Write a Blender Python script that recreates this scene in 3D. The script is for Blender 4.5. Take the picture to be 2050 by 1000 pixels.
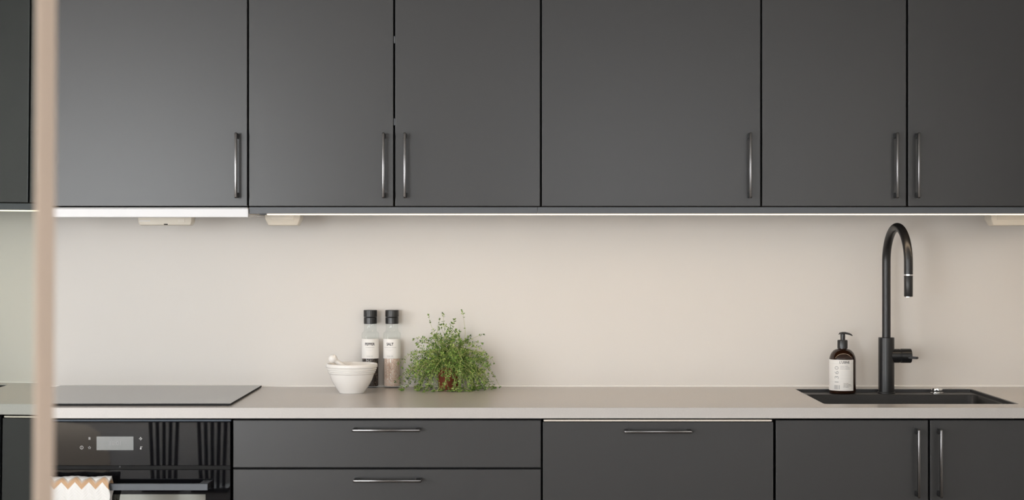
import bpy, bmesh, math, random
from mathutils import Vector, Matrix

for o in list(bpy.data.objects):
    bpy.data.objects.remove(o, do_unlink=True)
scene = bpy.context.scene
C = scene.collection
PI = math.pi

# ------------------------------------------------------------------ camera
E = 1.338                 # eye height
F = 3440.0                # focal length in pixels of a 2050 x 1000 frame
CX, CY = 1020.0, 483.0    # vanishing point of the depth lines
cd = bpy.data.cameras.new('camera')
cam = bpy.data.objects.new('camera', cd)
C.objects.link(cam)
cam.location = (0, 0, E)
cam.rotation_euler = (PI / 2, 0, 0)
cd.sensor_width = 36.0
cd.lens = F / 2050.0 * 36.0
cd.shift_x = (1025 - CX) / 2050.0
cd.shift_y = (CY - 500) / 2050.0
cd.clip_start = 0.02
cd.dof.use_dof = True
cd.dof.focus_distance = 4.8
cd.dof.aperture_fstop = 6.6
scene.camera = cam

# ------------------------------------------------------------------ world, lights, exposure
w = bpy.data.worlds.new('world')
scene.world = w
w.use_nodes = True
bg = w.node_tree.nodes['Background']
bg.inputs[0].default_value = (0.86, 0.93, 1.0, 1)
bg.inputs[1].default_value = 1.5
scene.view_settings.view_transform = 'Standard'
scene.view_settings.look = 'None'
scene.view_settings.gamma = 1.0
scene.view_settings.use_curve_mapping = False
scene.view_settings.exposure = -0.14

YB = -4.0                                           # inner face of the window wall behind the camera
WIN = (-4.3, -2.0, 0.08, 2.24)                      # garden window in that wall: x0, x1, z0, z1
XL, XR, ZC = -4.6, 2.12, 2.55                        # side walls and ceiling
WIN2 = (0.1, 1.8, 0.9, 2.24)                        # smaller, shaded window right of it
SIDE = (-0.6, 2.2, 0.85, 2.3)                       # added window in the left wall, for broad soft light: y0, y1, z0, z1
SIDE2 = (-1.6, 0.6, 0.85, 2.2)                      # added window in the right wall, for warm fill light: y0, y1, z0, z1


def area(name, loc, rot, sx, sy, power, col):
    l = bpy.data.lights.new(name, 'AREA')
    l.shape = 'RECTANGLE'
    l.size, l.size_y = sx, sy
    l.energy = power
    l.color = col
    o = bpy.data.objects.new(name, l)
    C.objects.link(o)
    o.location = loc
    o.rotation_euler = rot
    return o


area('daylight_garden_window', (-3.15, YB - 0.32, 1.16), (PI / 2, 0, 0), 2.3, 2.16, 315, (0.95, 0.98, 1.0))
area('daylight_shaded_window', (0.95, YB - 0.32, 1.57), (PI / 2, 0, 0), 1.7, 1.34, 52, (0.97, 0.98, 1.0))
area('added_side_window_fill', (XL - 0.32, 0.8, 1.575), (PI / 2, 0, -PI / 2), 2.8, 1.45, 165, (0.97, 0.98, 1.0))  # added fill: broad soft light on the kitchen wall from the left
area('added_right_window_fill', (XR + 0.32, -0.5, 1.525), (PI / 2, 0, PI / 2), 2.2, 1.35, 60, (1.0, 0.93, 0.85))  # added warm fill that lifts the dim right end of the kitchen

# ------------------------------------------------------------------ depth planes of the kitchen
DW = 4.43       # worktop front edge
DB = 4.45       # base fronts
DU = 4.68       # upper fronts
YW = 5.07       # kitchen wall
ZT = E - 0.428  # worktop surface


def PX(px, d):
    return (px - CX) / F * d


def PZ(py, d):
    return E - (py - CY) / F * d


# ------------------------------------------------------------------ helpers
BASE = {}


def obj(name, bm, mat, parent=None, smooth=False, bevel=0.0, segs=2, auto=None):
    """links one mesh object; vertices of bm are world coordinates."""
    if bevel:
        bmesh.ops.bevel(bm, geom=[e for e in bm.edges], offset=bevel, segments=segs, profile=0.5, affect='EDGES', clamp_overlap=True)
    base = BASE[parent.name] if parent else Vector((0, 0, 0))
    me = bpy.data.meshes.new(name)
    if not parent:
        xs = [v.co for v in bm.verts]
        lo = Vector((min(v.x for v in xs), min(v.y for v in xs), min(v.z for v in xs)))
        hi = Vector((max(v.x for v in xs), max(v.y for v in xs), max(v.z for v in xs)))
        base = Vector(((lo.x + hi.x) / 2, (lo.y + hi.y) / 2, lo.z))
    bmesh.ops.translate(bm, verts=bm.verts, vec=-base)
    bmesh.ops.recalc_face_normals(bm, faces=bm.faces)
    bm.to_mesh(me)
    bm.free()
    o = bpy.data.objects.new(name, me)
    C.objects.link(o)
    if parent:
        o.parent = parent
    else:
        o.location = base
    BASE[o.name] = base.copy()
    if mat:
        me.materials.append(mat)
    if smooth:
        me.polygons.foreach_set('use_smooth', [True] * len(me.polygons))
        if auto:
            me.set_sharp_from_angle(angle=math.radians(auto))
    return o


def thing(name, label, cat, base, group=None):
    o = bpy.data.objects.new(name, None)
    C.objects.link(o)
    o.empty_display_size = 0.05
    o.location = base
    BASE[o.name] = Vector(base)
    o['label'] = label
    o['category'] = cat
    if group:
        o['group'] = group
    return o


def tag(o, label, cat, group=None):
    o['label'] = label
    o['category'] = cat
    if group:
        o['group'] = group
    return o


def struct(o):
    o['kind'] = 'structure'
    return o


def B(*boxes):
    bm = bmesh.new()
    for (x0, x1, y0, y1, z0, z1) in boxes:
        m = Matrix.Translation(((x0 + x1) / 2, (y0 + y1) / 2, (z0 + z1) / 2)) @ Matrix.Diagonal((x1 - x0, y1 - y0, z1 - z0, 1))
        bmesh.ops.create_cube(bm, size=1.0, matrix=m)
    return bm


def lathe(profile, cx, cy, cz, n=48, bm=None, closed=False):
    """profile: list of (r, z) swept round the vertical axis."""
    bm = bm or bmesh.new()
    rings = []
    for r, z in profile:
        if r < 1e-6:
            rings.append([bm.verts.new((cx, cy, cz + z))])
        else:
            rings.append([bm.verts.new((cx + r * math.cos(2 * PI * k / n), cy + r * math.sin(2 * PI * k / n), cz + z)) for k in range(n)])
    pairs = list(zip(rings, rings[1:]))
    if closed:
        pairs.append((rings[-1], rings[0]))
    for a, b in pairs:
        if len(a) == 1 and len(b) == 1:
            continue
        for k in range(n):
            k2 = (k + 1) % n
            if len(a) == 1:
                bm.faces.new((a[0], b[k], b[k2]))
            elif len(b) == 1:
                bm.faces.new((a[k], a[k2], b[0]))
            else:
                bm.faces.new((a[k], a[k2], b[k2], b[k]))
    return bm


def tube(pts, r, n=12, bm=None, caps=True, scale=None):
    """round tube along pts; r a number or a list"""
    bm = bm or bmesh.new()
    pts = [Vector(p) for p in pts]
    rr = r if isinstance(r, (list, tuple)) else [r] * len(pts)
    t0 = (pts[1] - pts[0]).normalized()
    up = Vector((0, 0, 1)) if abs(t0.z) < 0.9 else Vector((1, 0, 0))
    u = t0.cross(up).normalized()
    rings = []
    for i, p in enumerate(pts):
        if i == 0:
            t = pts[1] - pts[0]
        elif i == len(pts) - 1:
            t = pts[-1] - pts[-2]
        else:
            t = pts[i + 1] - pts[i - 1]
        t.normalize()
        u = (u - t * u.dot(t)).normalized()
        v = t.cross(u)
        rings.append([bm.verts.new(p + (u * math.cos(2 * PI * k / n) + v * math.sin(2 * PI * k / n)) * rr[i]) for k in range(n)])
    for a, b in zip(rings, rings[1:]):
        for k in range(n):
            bm.faces.new((a[k], a[(k + 1) % n], b[(k + 1) % n], b[k]))
    if caps:
        bm.faces.new(list(reversed(rings[0])))
        bm.faces.new(rings[-1])
    return bm


def rrect(x0, x1, y0, y1, r, n=8):
    """rounded rectangle outline, r number or four radii (x0y0, x1y0, x1y1, x0y1)"""
    rs = r if isinstance(r, (list, tuple)) else (r,) * 4
    out = []
    for (cx, cy, a0), q in zip(((x0, y0, PI), (x1, y0, 1.5 * PI), (x1, y1, 0), (x0, y1, 0.5 * PI)), rs):
        if q <= 0:
            out.append((cx, cy))
            continue
        sx = 1 if cx == x0 else -1
        sy = 1 if cy == y0 else -1
        for k in range(n + 1):
            a = a0 + 0.5 * PI * k / n
            out.append((cx + sx * q + q * math.cos(a), cy + sy * q + q * math.sin(a)))
    return out


def loft(rings, bm=None, cap0=True, cap1=True):
    bm = bm or bmesh.new()
    vs = [[bm.verts.new(p) for p in r] for r in rings]
    n = len(vs[0])
    for a, b in zip(vs, vs[1:]):
        for k in range(n):
            bm.faces.new((a[k], a[(k + 1) % n], b[(k + 1) % n], b[k]))
    if cap0:
        bm.faces.new(list(reversed(vs[0])))
    if cap1:
        bm.faces.new(vs[-1])
    return bm


def plate_hole(outer, inner, z0, z1):
    bm = bmesh.new()
    for loop in (outer, inner):
        v = [bm.verts.new((x, y, z0)) for x, y in loop]
        for k in range(len(v)):
            bm.edges.new((v[k], v[(k + 1) % len(v)]))
    bmesh.ops.triangle_fill(bm, use_beauty=True, edges=bm.edges[:])
    g = bmesh.ops.extrude_face_region(bm, geom=bm.faces[:])
    bmesh.ops.translate(bm, verts=[e for e in g['geom'] if isinstance(e, bmesh.types.BMVert)], vec=(0, 0, z1 - z0))
    return bm


def text_bm(s, size, bold=0.0, align='CENTER', space=1.0):
    cu = bpy.data.curves.new('txt', 'FONT')
    cu.body = s
    cu.size = size
    cu.align_x = align
    cu.align_y = 'CENTER'
    cu.offset = bold * size
    cu.space_character = space
    cu.resolution_u = 3
    o = bpy.data.objects.new('txt', cu)
    C.objects.link(o)
    dg = bpy.context.evaluated_depsgraph_get()
    me = bpy.data.meshes.new_from_object(o.evaluated_get(dg))
    bm = bmesh.new()
    bm.from_mesh(me)
    bpy.data.objects.remove(o, do_unlink=True)
    bpy.data.meshes.remove(me)
    bpy.data.curves.remove(cu)
    return bm


def merge(dst, src):
    me = bpy.data.meshes.new('tmp')
    src.to_mesh(me)
    src.free()
    dst.from_mesh(me)
    bpy.data.meshes.remove(me)
    return dst


def quad2(bm, x0, x1, z0, z1):
    vs = [bm.verts.new((x, z, 0)) for x, z in ((x0, z0), (x1, z0), (x1, z1), (x0, z1))]
    bm.faces.new(vs)


def wrap(bm, cx, cy, cz, r, a0=0.0, sub=True):
    """flat drawing (x, y) -> front of an upright cylinder facing -y; a0 turns it (positive = to the right)"""
    xs = [v.co.x for v in bm.verts]
    c = math.floor(min(xs) / 0.0025) * 0.0025
    while c < max(xs):
        bmesh.ops.bisect_plane(bm, geom=bm.verts[:] + bm.edges[:] + bm.faces[:], plane_co=(c, 0, 0), plane_no=(1, 0, 0))
        c += 0.0025
    for v in bm.verts:
        a = v.co.x / r + a0
        z = v.co.y
        v.co = Vector((cx + r * math.sin(a), cy - r * math.cos(a), cz + z))
    return bm


def flat(bm, cx, cy, cz):
    for v in bm.verts:
        v.co = Vector((cx + v.co.x, cy, cz + v.co.y))
    return bm


# ------------------------------------------------------------------ materials
def mat(name, col, rough=0.5, metal=0.0, ior=1.5, spec=0.5, noise=None, bump=None, trans=0.0, emit=None, coat=0.0, aniso=0.0):
    m = bpy.data.materials.new(name)
    m.use_nodes = True
    nt = m.node_tree
    p = nt.nodes['Principled BSDF']
    p.inputs['Base Color'].default_value = (*col, 1)
    p.inputs['Roughness'].default_value = rough
    p.inputs['Metallic'].default_value = metal
    p.inputs['IOR'].default_value = ior
    p.inputs['Specular IOR Level'].default_value = spec
    p.inputs['Transmission Weight'].default_value = trans
    p.inputs['Coat Weight'].default_value = coat
    if emit:
        p.inputs['Emission Color'].default_value = (*emit[0], 1)
        p.inputs['Emission Strength'].default_value = emit[1]
    tc = nt.nodes.new('ShaderNodeTexCoord')
    if noise:
        sc, amt, col2 = noise
        nz = nt.nodes.new('ShaderNodeTexNoise')
        nz.inputs['Scale'].default_value = sc
        nz.inputs['Detail'].default_value = 5
        nt.links.new(tc.outputs['Object'], nz.inputs['Vector'])
        rmp = nt.nodes.new('ShaderNodeMapRange')
        rmp.inputs['From Min'].default_value = 0.35
        rmp.inputs['From Max'].default_value = 0.65
        rmp.inputs['To Max'].default_value = amt
        nt.links.new(nz.outputs['Fac'], rmp.inputs['Value'])
        mx = nt.nodes.new('ShaderNodeMix')
        mx.data_type = 'RGBA'
        mx.inputs['A'].default_value = (*col, 1)
        mx.inputs['B'].default_value = (*col2, 1)
        nt.links.new(rmp.outputs['Result'], mx.inputs['Factor'])
        nt.links.new(mx.outputs['Result'], p.inputs['Base Color'])
    if bump:
        sc, st, dist = bump
        nz = nt.nodes.new('ShaderNodeTexNoise')
        nz.inputs['Scale'].default_value = sc
        nz.inputs['Detail'].default_value = 3
        nt.links.new(tc.outputs['Object'], nz.inputs['Vector'])
        bp = nt.nodes.new('ShaderNodeBump')
        bp.inputs['Strength'].default_value = st
        bp.inputs['Distance'].default_value = dist
        nt.links.new(nz.outputs['Fac'], bp.inputs['Height'])
        nt.links.new(bp.outputs['Normal'], p.inputs['Normal'])
    return m


M_wall = mat('painted_splashback_wall', (0.70, 0.672, 0.637), 0.6, noise=(3, 0.25, (0.68, 0.652, 0.617)))
M_room = mat('white_room_paint', (0.78, 0.76, 0.73), 0.7, noise=(2, 0.2, (0.76, 0.74, 0.71)))
M_ceil = mat('ceiling_paint', (0.80, 0.79, 0.77), 0.8, noise=(2, 0.2, (0.78, 0.77, 0.75)))
M_floor = mat('oak_floor', (0.36, 0.31, 0.27), 0.6, noise=(6, 0.8, (0.30, 0.255, 0.22)))
M_front = mat('satin_charcoal_fronts', (0.037, 0.037, 0.0375), 0.29, ior=1.45, noise=(40, 0.15, (0.034, 0.034, 0.035)))
M_carc = mat('dark_carcass', (0.05, 0.05, 0.052), 0.5, noise=(20, 0.2, (0.045, 0.045, 0.047)))
M_val = mat('slate_valance', (0.085, 0.09, 0.10), 0.4, noise=(30, 0.2, (0.08, 0.085, 0.095)))
M_gap = mat('black_gap', (0.006, 0.006, 0.006), 0.8, noise=(30, 0.2, (0.008, 0.008, 0.008)))
M_handle = mat('black_chrome_handle', (0.14, 0.136, 0.136), 0.17, metal=1.0, noise=(60, 0.2, (0.13, 0.126, 0.126)))
M_top = mat('taupe_worktop', (0.54, 0.51, 0.485), 0.26, noise=(260, 0.35, (0.48, 0.45, 0.425)))
M_sil = mat('white_silicone', (0.85, 0.83, 0.80), 0.35, noise=(30, 0.2, (0.8, 0.78, 0.75)))
M_glassblk = mat('black_glass', (0.004, 0.004, 0.005), 0.015, ior=1.34, noise=(20, 0.2, (0.005, 0.005, 0.006)))
M_hob = mat('hob_glass', (0.012, 0.012, 0.012), 0.09, ior=1.9, noise=(20, 0.2, (0.014, 0.014, 0.014)))
M_white = mat('white_plastic', (0.80, 0.79, 0.77), 0.35, noise=(30, 0.2, (0.77, 0.76, 0.74)))
M_hood = mat('white_enamel', (0.80, 0.80, 0.815), 0.4, noise=(30, 0.2, (0.79, 0.79, 0.80)))
M_cream = mat('cream_plastic', (0.74, 0.69, 0.60), 0.4, noise=(30, 0.2, (0.71, 0.66, 0.57)))
M_led = mat('warm_led_diffuser', (0.9, 0.85, 0.75), 0.4, emit=((1.0, 0.86, 0.68), 0.8))
M_ledb = mat('warm_led_emitter', (0.9, 0.85, 0.75), 0.4, emit=((1.0, 0.76, 0.52), 15.0))
M_sink = mat('black_composite', (0.011, 0.011, 0.0115), 0.46, noise=(400, 0.4, (0.02, 0.02, 0.021)))
M_black = mat('matt_black_metal', (0.011, 0.011, 0.0115), 0.33, noise=(80, 0.2, (0.013, 0.013, 0.0135)), spec=0.5)
M_chrome = mat('chrome', (0.82, 0.82, 0.82), 0.08, metal=1.0, noise=(30, 0.1, (0.78, 0.78, 0.78)))
M_steel = mat('brushed_steel', (0.75, 0.70, 0.64), 0.22, metal=1.0, noise=(90, 0.3, (0.68, 0.63, 0.58)))
M_ceram = mat('white_ceramic', (0.87, 0.845, 0.81), 0.2, noise=(12, 0.2, (0.85, 0.82, 0.78)))
M_blackpl = mat('black_plastic', (0.018, 0.018, 0.018), 0.3, noise=(40, 0.2, (0.022, 0.022, 0.022)))
M_paper = mat('white_label_paper', (0.86, 0.84, 0.81), 0.55, noise=(50, 0.2, (0.84, 0.82, 0.79)))
M_ink = mat('black_ink', (0.02, 0.02, 0.022), 0.6, noise=(50, 0.2, (0.025, 0.025, 0.025)))
M_inkg = mat('grey_ink', (0.42, 0.42, 0.42), 0.6, noise=(50, 0.2, (0.45, 0.45, 0.45)))
M_inkl = mat('pale_ink', (0.58, 0.58, 0.58), 0.6, noise=(50, 0.2, (0.6, 0.6, 0.6)))
M_terra = mat('terracotta', (0.21, 0.050, 0.018), 0.75, noise=(35, 0.5, (0.17, 0.04, 0.015)))
M_soil = mat('soil', (0.03, 0.02, 0.013), 0.9, bump=(120, 0.6, 0.004))
M_stem = mat('thyme_stem', (0.50, 0.52, 0.20), 0.5, noise=(25, 0.6, (0.36, 0.40, 0.13)))
M_amber = mat('amber_glass', (0.02, 0.007, 0.003), 0.07, ior=1.55, noise=(10, 0.3, (0.03, 0.01, 0.004)))
M_post = mat('beige_door_frame', (0.60, 0.485, 0.405), 0.45, noise=(8, 0.2, (0.58, 0.465, 0.385)))
M_mirror = mat('mirror_glass', (0.80, 0.89, 0.855), 0.0, metal=1.0, noise=(1, 0.05, (0.79, 0.88, 0.845)))
M_chair = mat('black_chair_wood', (0.012, 0.012, 0.013), 0.35, noise=(20, 0.2, (0.015, 0.015, 0.016)))
M_rug = mat('taupe_rug', (0.85, 0.72, 0.58), 0.95, noise=(60, 0.4, (0.80, 0.67, 0.53)))
M_disp = mat('display_grey', (0.20, 0.21, 0.21), 0.12, noise=(5, 0.2, (0.19, 0.2, 0.2)))
M_icon = mat('printed_icon', (0.62, 0.62, 0.62), 0.5, noise=(50, 0.1, (0.6, 0.6, 0.6)))
M_digit = mat('display_digit', (0.27, 0.275, 0.28), 0.4, noise=(50, 0.1, (0.26, 0.265, 0.27)))


def leaf_material():
    m = mat('thyme_leaf', (0.1, 0.25, 0.05), 0.5)
    nt = m.node_tree
    p = nt.nodes['Principled BSDF']
    g = nt.nodes.new('ShaderNodeNewGeometry')
    cr = nt.nodes.new('ShaderNodeValToRGB')
    cr.color_ramp.elements[0].color = (0.055, 0.125, 0.022, 1)
    cr.color_ramp.elements[1].color = (0.42, 0.52, 0.15, 1)
    e = cr.color_ramp.elements.new(0.55)
    e.color = (0.17, 0.31, 0.045, 1)
    nt.links.new(g.outputs['Random Per Island'], cr.inputs['Fac'])
    nt.links.new(cr.outputs['Color'], p.inputs['Base Color'])
    p.inputs['Subsurface Weight'].default_value = 0.0
    return m


M_leaf = leaf_material()


def clear_glass():
    m = bpy.data.materials.new('clear_glass')
    m.use_nodes = True
    nt = m.node_tree
    nt.nodes.clear()
    out = nt.nodes.new('ShaderNodeOutputMaterial')
    mx = nt.nodes.new('ShaderNodeMixShader')
    tr = nt.nodes.new('ShaderNodeBsdfTransparent')
    tr.inputs[0].default_value = (0.978, 0.992, 0.987, 1)
    gl = nt.nodes.new('ShaderNodeBsdfGlossy')
    gl.inputs['Roughness'].default_value = 0.03
    lw_ = nt.nodes.new('ShaderNodeLayerWeight')
    lw_.inputs['Blend'].default_value = 0.5
    pw = nt.nodes.new('ShaderNodeMath')
    pw.operation = 'POWER'
    pw.inputs[1].default_value = 3.5
    ma = nt.nodes.new('ShaderNodeMath')
    ma.operation = 'MULTIPLY_ADD'
    ma.inputs[1].default_value = 0.45
    ma.inputs[2].default_value = 0.03
    nt.links.new(lw_.outputs['Facing'], pw.inputs[0])
    nt.links.new(pw.outputs[0], ma.inputs[0])
    nt.links.new(ma.outputs[0], mx.inputs[0])
    nt.links.new(tr.outputs[0], mx.inputs[1])
    nt.links.new(gl.outputs[0], mx.inputs[2])
    nt.links.new(mx.outputs[0], out.inputs[0])
    return m


M_glass = clear_glass()


def pane_material():
    m = bpy.data.materials.new('window_pane')
    m.use_nodes = True
    nt = m.node_tree
    nt.nodes.clear()
    out = nt.nodes.new('ShaderNodeOutputMaterial')
    mx = nt.nodes.new('ShaderNodeMixShader')
    tr = nt.nodes.new('ShaderNodeBsdfTransparent')
    gl = nt.nodes.new('ShaderNodeBsdfGlossy')
    gl.inputs['Roughness'].default_value = 0.01
    mx.inputs[0].default_value = 0.06
    nt.links.new(tr.outputs[0], mx.inputs[1])
    nt.links.new(gl.outputs[0], mx.inputs[2])
    nt.links.new(mx.outputs[0], out.inputs[0])
    return m


M_pane = pane_material()


def grains(name, cols, scale, rough=0.6):
    m = mat(name, cols[0], rough)
    nt = m.node_tree
    p = nt.nodes['Principled BSDF']
    tc = nt.nodes.new('ShaderNodeTexCoord')
    vo = nt.nodes.new('ShaderNodeTexVoronoi')
    vo.inputs['Scale'].default_value = scale
    nt.links.new(tc.outputs['Object'], vo.inputs['Vector'])
    sp = nt.nodes.new('ShaderNodeSeparateColor')
    nt.links.new(vo.outputs['Color'], sp.inputs[0])
    cr = nt.nodes.new('ShaderNodeValToRGB')
    cr.color_ramp.interpolation = 'CONSTANT'
    els = cr.color_ramp.elements
    els[0].color = (*cols[0], 1)
    els[1].position = 1.0 - 1.0 / len(cols)
    els[1].color = (*cols[-1], 1)
    for i, c in enumerate(cols[1:-1], 1):
        e = els.new(i / len(cols))
        e.color = (*c, 1)
    nt.links.new(sp.outputs[0], cr.inputs['Fac'])
    nt.links.new(cr.outputs['Color'], p.inputs['Base Color'])
    bp = nt.nodes.new('ShaderNodeBump')
    bp.inputs['Strength'].default_value = 0.7
    bp.inputs['Distance'].default_value = 0.002
    bp.invert = True
    nt.links.new(vo.outputs['Distance'], bp.inputs['Height'])
    nt.links.new(bp.outputs['Normal'], p.inputs['Normal'])
    return m


M_pepper = grains('peppercorns', [(0.012, 0.009, 0.008), (0.03, 0.02, 0.015), (0.018, 0.013, 0.011), (0.16, 0.12, 0.09), (0.02, 0.014, 0.012), (0.05, 0.03, 0.022)], 260)
M_salt = grains('pink_salt', [(0.86, 0.64, 0.52), (0.88, 0.74, 0.65), (0.82, 0.58, 0.45), (0.88, 0.70, 0.60), (0.66, 0.42, 0.31), (0.90, 0.80, 0.73), (0.86, 0.66, 0.55)], 620)


def towel_material():
    m = mat('chevron_knit', (0.85, 0.83, 0.8), 0.9)
    nt = m.node_tree
    p = nt.nodes['Principled BSDF']
    N = nt.nodes.new
    L = nt.links.new
    uv = N('ShaderNodeUVMap')
    uv.uv_map = 'cloth'
    sx = N('ShaderNodeSeparateXYZ')
    L(uv.outputs[0], sx.inputs[0])

    def math_(op, a, b=None, c=None):
        n = N('ShaderNodeMath')
        n.operation = op
        for i, v in enumerate((a, b, c)):
            if v is None:
                continue
            if isinstance(v, (int, float)):
                n.inputs[i].default_value = v
            else:
                L(v, n.inputs[i])
        return n.outputs[0]
    tri = math_('PINGPONG', sx.outputs[0], 0.0176)                 # zigzag, 35 mm from peak to peak
    v = math_('ADD', sx.outputs[1], math_('MULTIPLY', tri, 1.0))    # metres along the cloth, chevroned
    ph = math_('WRAP', v, 0.07, 0.0)
    cr = N('ShaderNodeValToRGB')
    cr.color_ramp.interpolation = 'LINEAR'
    els = cr.color_ramp.elements
    W = (0.88, 0.87, 0.85, 1)
    T = (0.62, 0.40, 0.24, 1)
    G = (0.55, 0.50, 0.45, 1)
    els[0].position = 0.0
    els[0].color = W
    els[1].position = 1.0
    els[1].color = W
    for pos, c in ((0.27, W), (0.32, G), (0.42, T), (0.57, T), (0.60, W)):
        e = els.new(pos)
        e.color = c
    L(math_('DIVIDE', ph, 0.07), cr.inputs['Fac'])
    nz = N('ShaderNodeTexNoise')
    nz.inputs['Scale'].default_value = 500
    mx = N('ShaderNodeMix')
    mx.data_type = 'RGBA'
    mx.blend_type = 'MULTIPLY'
    mx.inputs['Factor'].default_value = 0.35
    L(cr.outputs['Color'], mx.inputs['A'])
    L(nz.outputs['Color'], mx.inputs['B'])
    mx.inputs['Factor'].default_value = 0.12
    L(mx.outputs['Result'], p.inputs['Base Color'])
    wv = math_('SINE', math_('MULTIPLY', v, 800))
    bp = N('ShaderNodeBump')
    bp.inputs['Strength'].default_value = 0.22
    bp.inputs['Distance'].default_value = 0.001
    L(wv, bp.inputs['Height'])
    L(bp.outputs['Normal'], p.inputs['Normal'])
    return m


M_towel = towel_material()

# ------------------------------------------------------------------ the room
struct(obj('floor', B((XL, XR, YB, YW, -0.1, 0.0)), M_floor))
struct(obj('ceiling', B((XL, XR, YB, YW, ZC, ZC + 0.1)), M_ceil))
struct(obj('wall_back', B((XL - 0.1, XR + 0.1, YW, YW + 0.12, -0.1, ZC + 0.1)), M_wall))
ax0, ax1, az0, az1 = WIN
cy0, cy1, cz0, cz1 = SIDE
ry0, ry1, rz0, rz1 = SIDE2
T = 0.25
struct(obj('wall_right', B(
    (XR, XR + T, YB, ry0, -0.1, ZC + 0.1), (XR, XR + T, ry1, YW, -0.1, ZC + 0.1),
    (XR, XR + T, ry0, ry1, -0.1, rz0), (XR, XR + T, ry0, ry1, rz1, ZC + 0.1)), M_room))
bx0, bx1, bz0, bz1 = WIN2
struct(obj('wall_front', B(
    (XL - 0.12, ax0, YB - T, YB, -0.1, ZC + 0.1), (ax1, bx0, YB - T, YB, -0.1, ZC + 0.1), (bx1, XR + 0.12, YB - T, YB, -0.1, ZC + 0.1),
    (ax0, ax1, YB - T, YB, -0.1, az0), (ax0, ax1, YB - T, YB, az1, ZC + 0.1),
    (bx0, bx1, YB - T, YB, -0.1, bz0), (bx0, bx1, YB - T, YB, bz1, ZC + 0.1)), M_room))
struct(obj('wall_left', B(
    (XL - T, XL, YB, cy0, -0.1, ZC + 0.1), (XL - T, XL, cy1, YW, -0.1, ZC + 0.1),
    (XL - T, XL, cy0, cy1, -0.1, cz0), (XL - T, XL, cy0, cy1, cz1, ZC + 0.1)), M_room))


def window(n, a0, a1, z0, z1, side):
    f = 0.05
    am = (a0 + a1) / 2
    if side > 1:
        bx = lambda p, q, d0, d1, u, v: (XR - d1, XR - d0, p, q, u, v)
    elif side:
        bx = lambda p, q, d0, d1, u, v: (XL + d0, XL + d1, p, q, u, v)
    else:
        bx = lambda p, q, d0, d1, u, v: (p, q, YB + d0, YB + d1, u, v)
    wf = struct(obj('window_%d' % n, B(*[bx(p, q, -0.16, -0.09, u, v) for p, q, u, v in (
        (a0, a0 + f, z0, z1), (a1 - f, a1, z0, z1), (a0 + f, a1 - f, z0, z0 + f), (a0 + f, a1 - f, z1 - f, z1), (am - f / 2, am + f / 2, z0 + f, z1 - f))]), M_white))
    for p, q in ((a0 + f, am - f / 2), (am + f / 2, a1 - f)):
        obj('pane', B(bx(p, q, -0.13, -0.124, z0 + f, z1 - f)), M_pane, wf)
    obj('window_sill', B(bx(a0 - 0.04, a1 + 0.04, -0.09, 0.06, z0 - 0.03, z0)), M_white, wf, bevel=0.004)


window(1, ax0, ax1, az0, az1, 0)
window(2, cy0, cy1, cz0, cz1, 1)  # unseen left window, added as an opening for the soft fill
window(3, ry0, ry1, rz0, rz1, 2)  # unseen right window, added as an opening for the warm fill
window(4, bx0, bx1, bz0, bz1, 0)
struct(obj('trim_1', tube([(-1.71, YW - 0.001, ZT + 0.001), (XR, YW - 0.001, ZT + 0.001)], 0.0045, 8), M_sil, smooth=True, auto=40))

# ------------------------------------------------------------------ handles
HB = 0.004


def bar_handle(parent, cx, cz, yf, vertical, length=0.178):
    """flat-sided bar with rounded nose on two short legs, standing on the front at y = yf"""
    out = 0.036
    wd = 0.0074
    h = length / 2
    bm = bmesh.new()
    # bar cross-section: (side, depth) outline, flat front with rounded edges
    sec = [(-wd / 2, 0.0)]
    for k in range(5):
        a = 0.5 * PI * k / 4
        sec.append((-wd / 2 + 0.0018 * (1 - math.cos(a)), -0.0018 * math.sin(a) - 0.0014))
    sec.append((0.0, -0.00335))
    sec += [(-u_, v_) for u_, v_ in reversed(sec[1:-1])] + [(wd / 2, 0.0)]
    sec = sec + [(wd / 2, 0.006), (-wd / 2, 0.006)]
    y0 = yf - out + 0.0034

    def ring(t, sc):
        r = []
        for s, d in sec:
            s *= sc
            dd = 0.006 + (d - 0.006) * (0.55 + 0.45 * sc)
            r.append((cx + s, y0 + dd, cz + t) if vertical else (cx + t, y0 + dd, cz + s))
        return r
    loft([ring(-h, 0.55), ring(-h + 0.0012, 0.82), ring(-h + 0.004, 1.0), ring(h - 0.004, 1.0), ring(h - 0.0012, 0.82), ring(h, 0.55)], bm)
    o = obj('handle', bm, M_handle, parent, smooth=True, auto=50)
    for s in (-1, 1):
        t0, t1 = sorted((s * h * 0.985, s * (h - 0.0155)))
        if vertical:
            b = B((cx - 0.0043, cx + 0.0043, y0 + 0.003, yf, cz + t0, cz + t1))
        else:
            b = B((cx + t0, cx + t1, y0 + 0.003, yf, cz - 0.0043, cz + 0.0043))
        bmesh.ops.bevel(b, geom=b.edges[:], offset=0.0028, segments=3, profile=0.5, affect='EDGES')
        lg = obj('handle_leg', b, M_black, o, smooth=True, auto=50)
    return o


# ------------------------------------------------------------------ upper cabinets
ZD0 = PZ(412.6, DU)        # lower edge of the doors
ZD1 = ZD0 + 0.92
TH = 0.019
UG = 'charcoal wall cabinets'


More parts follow.
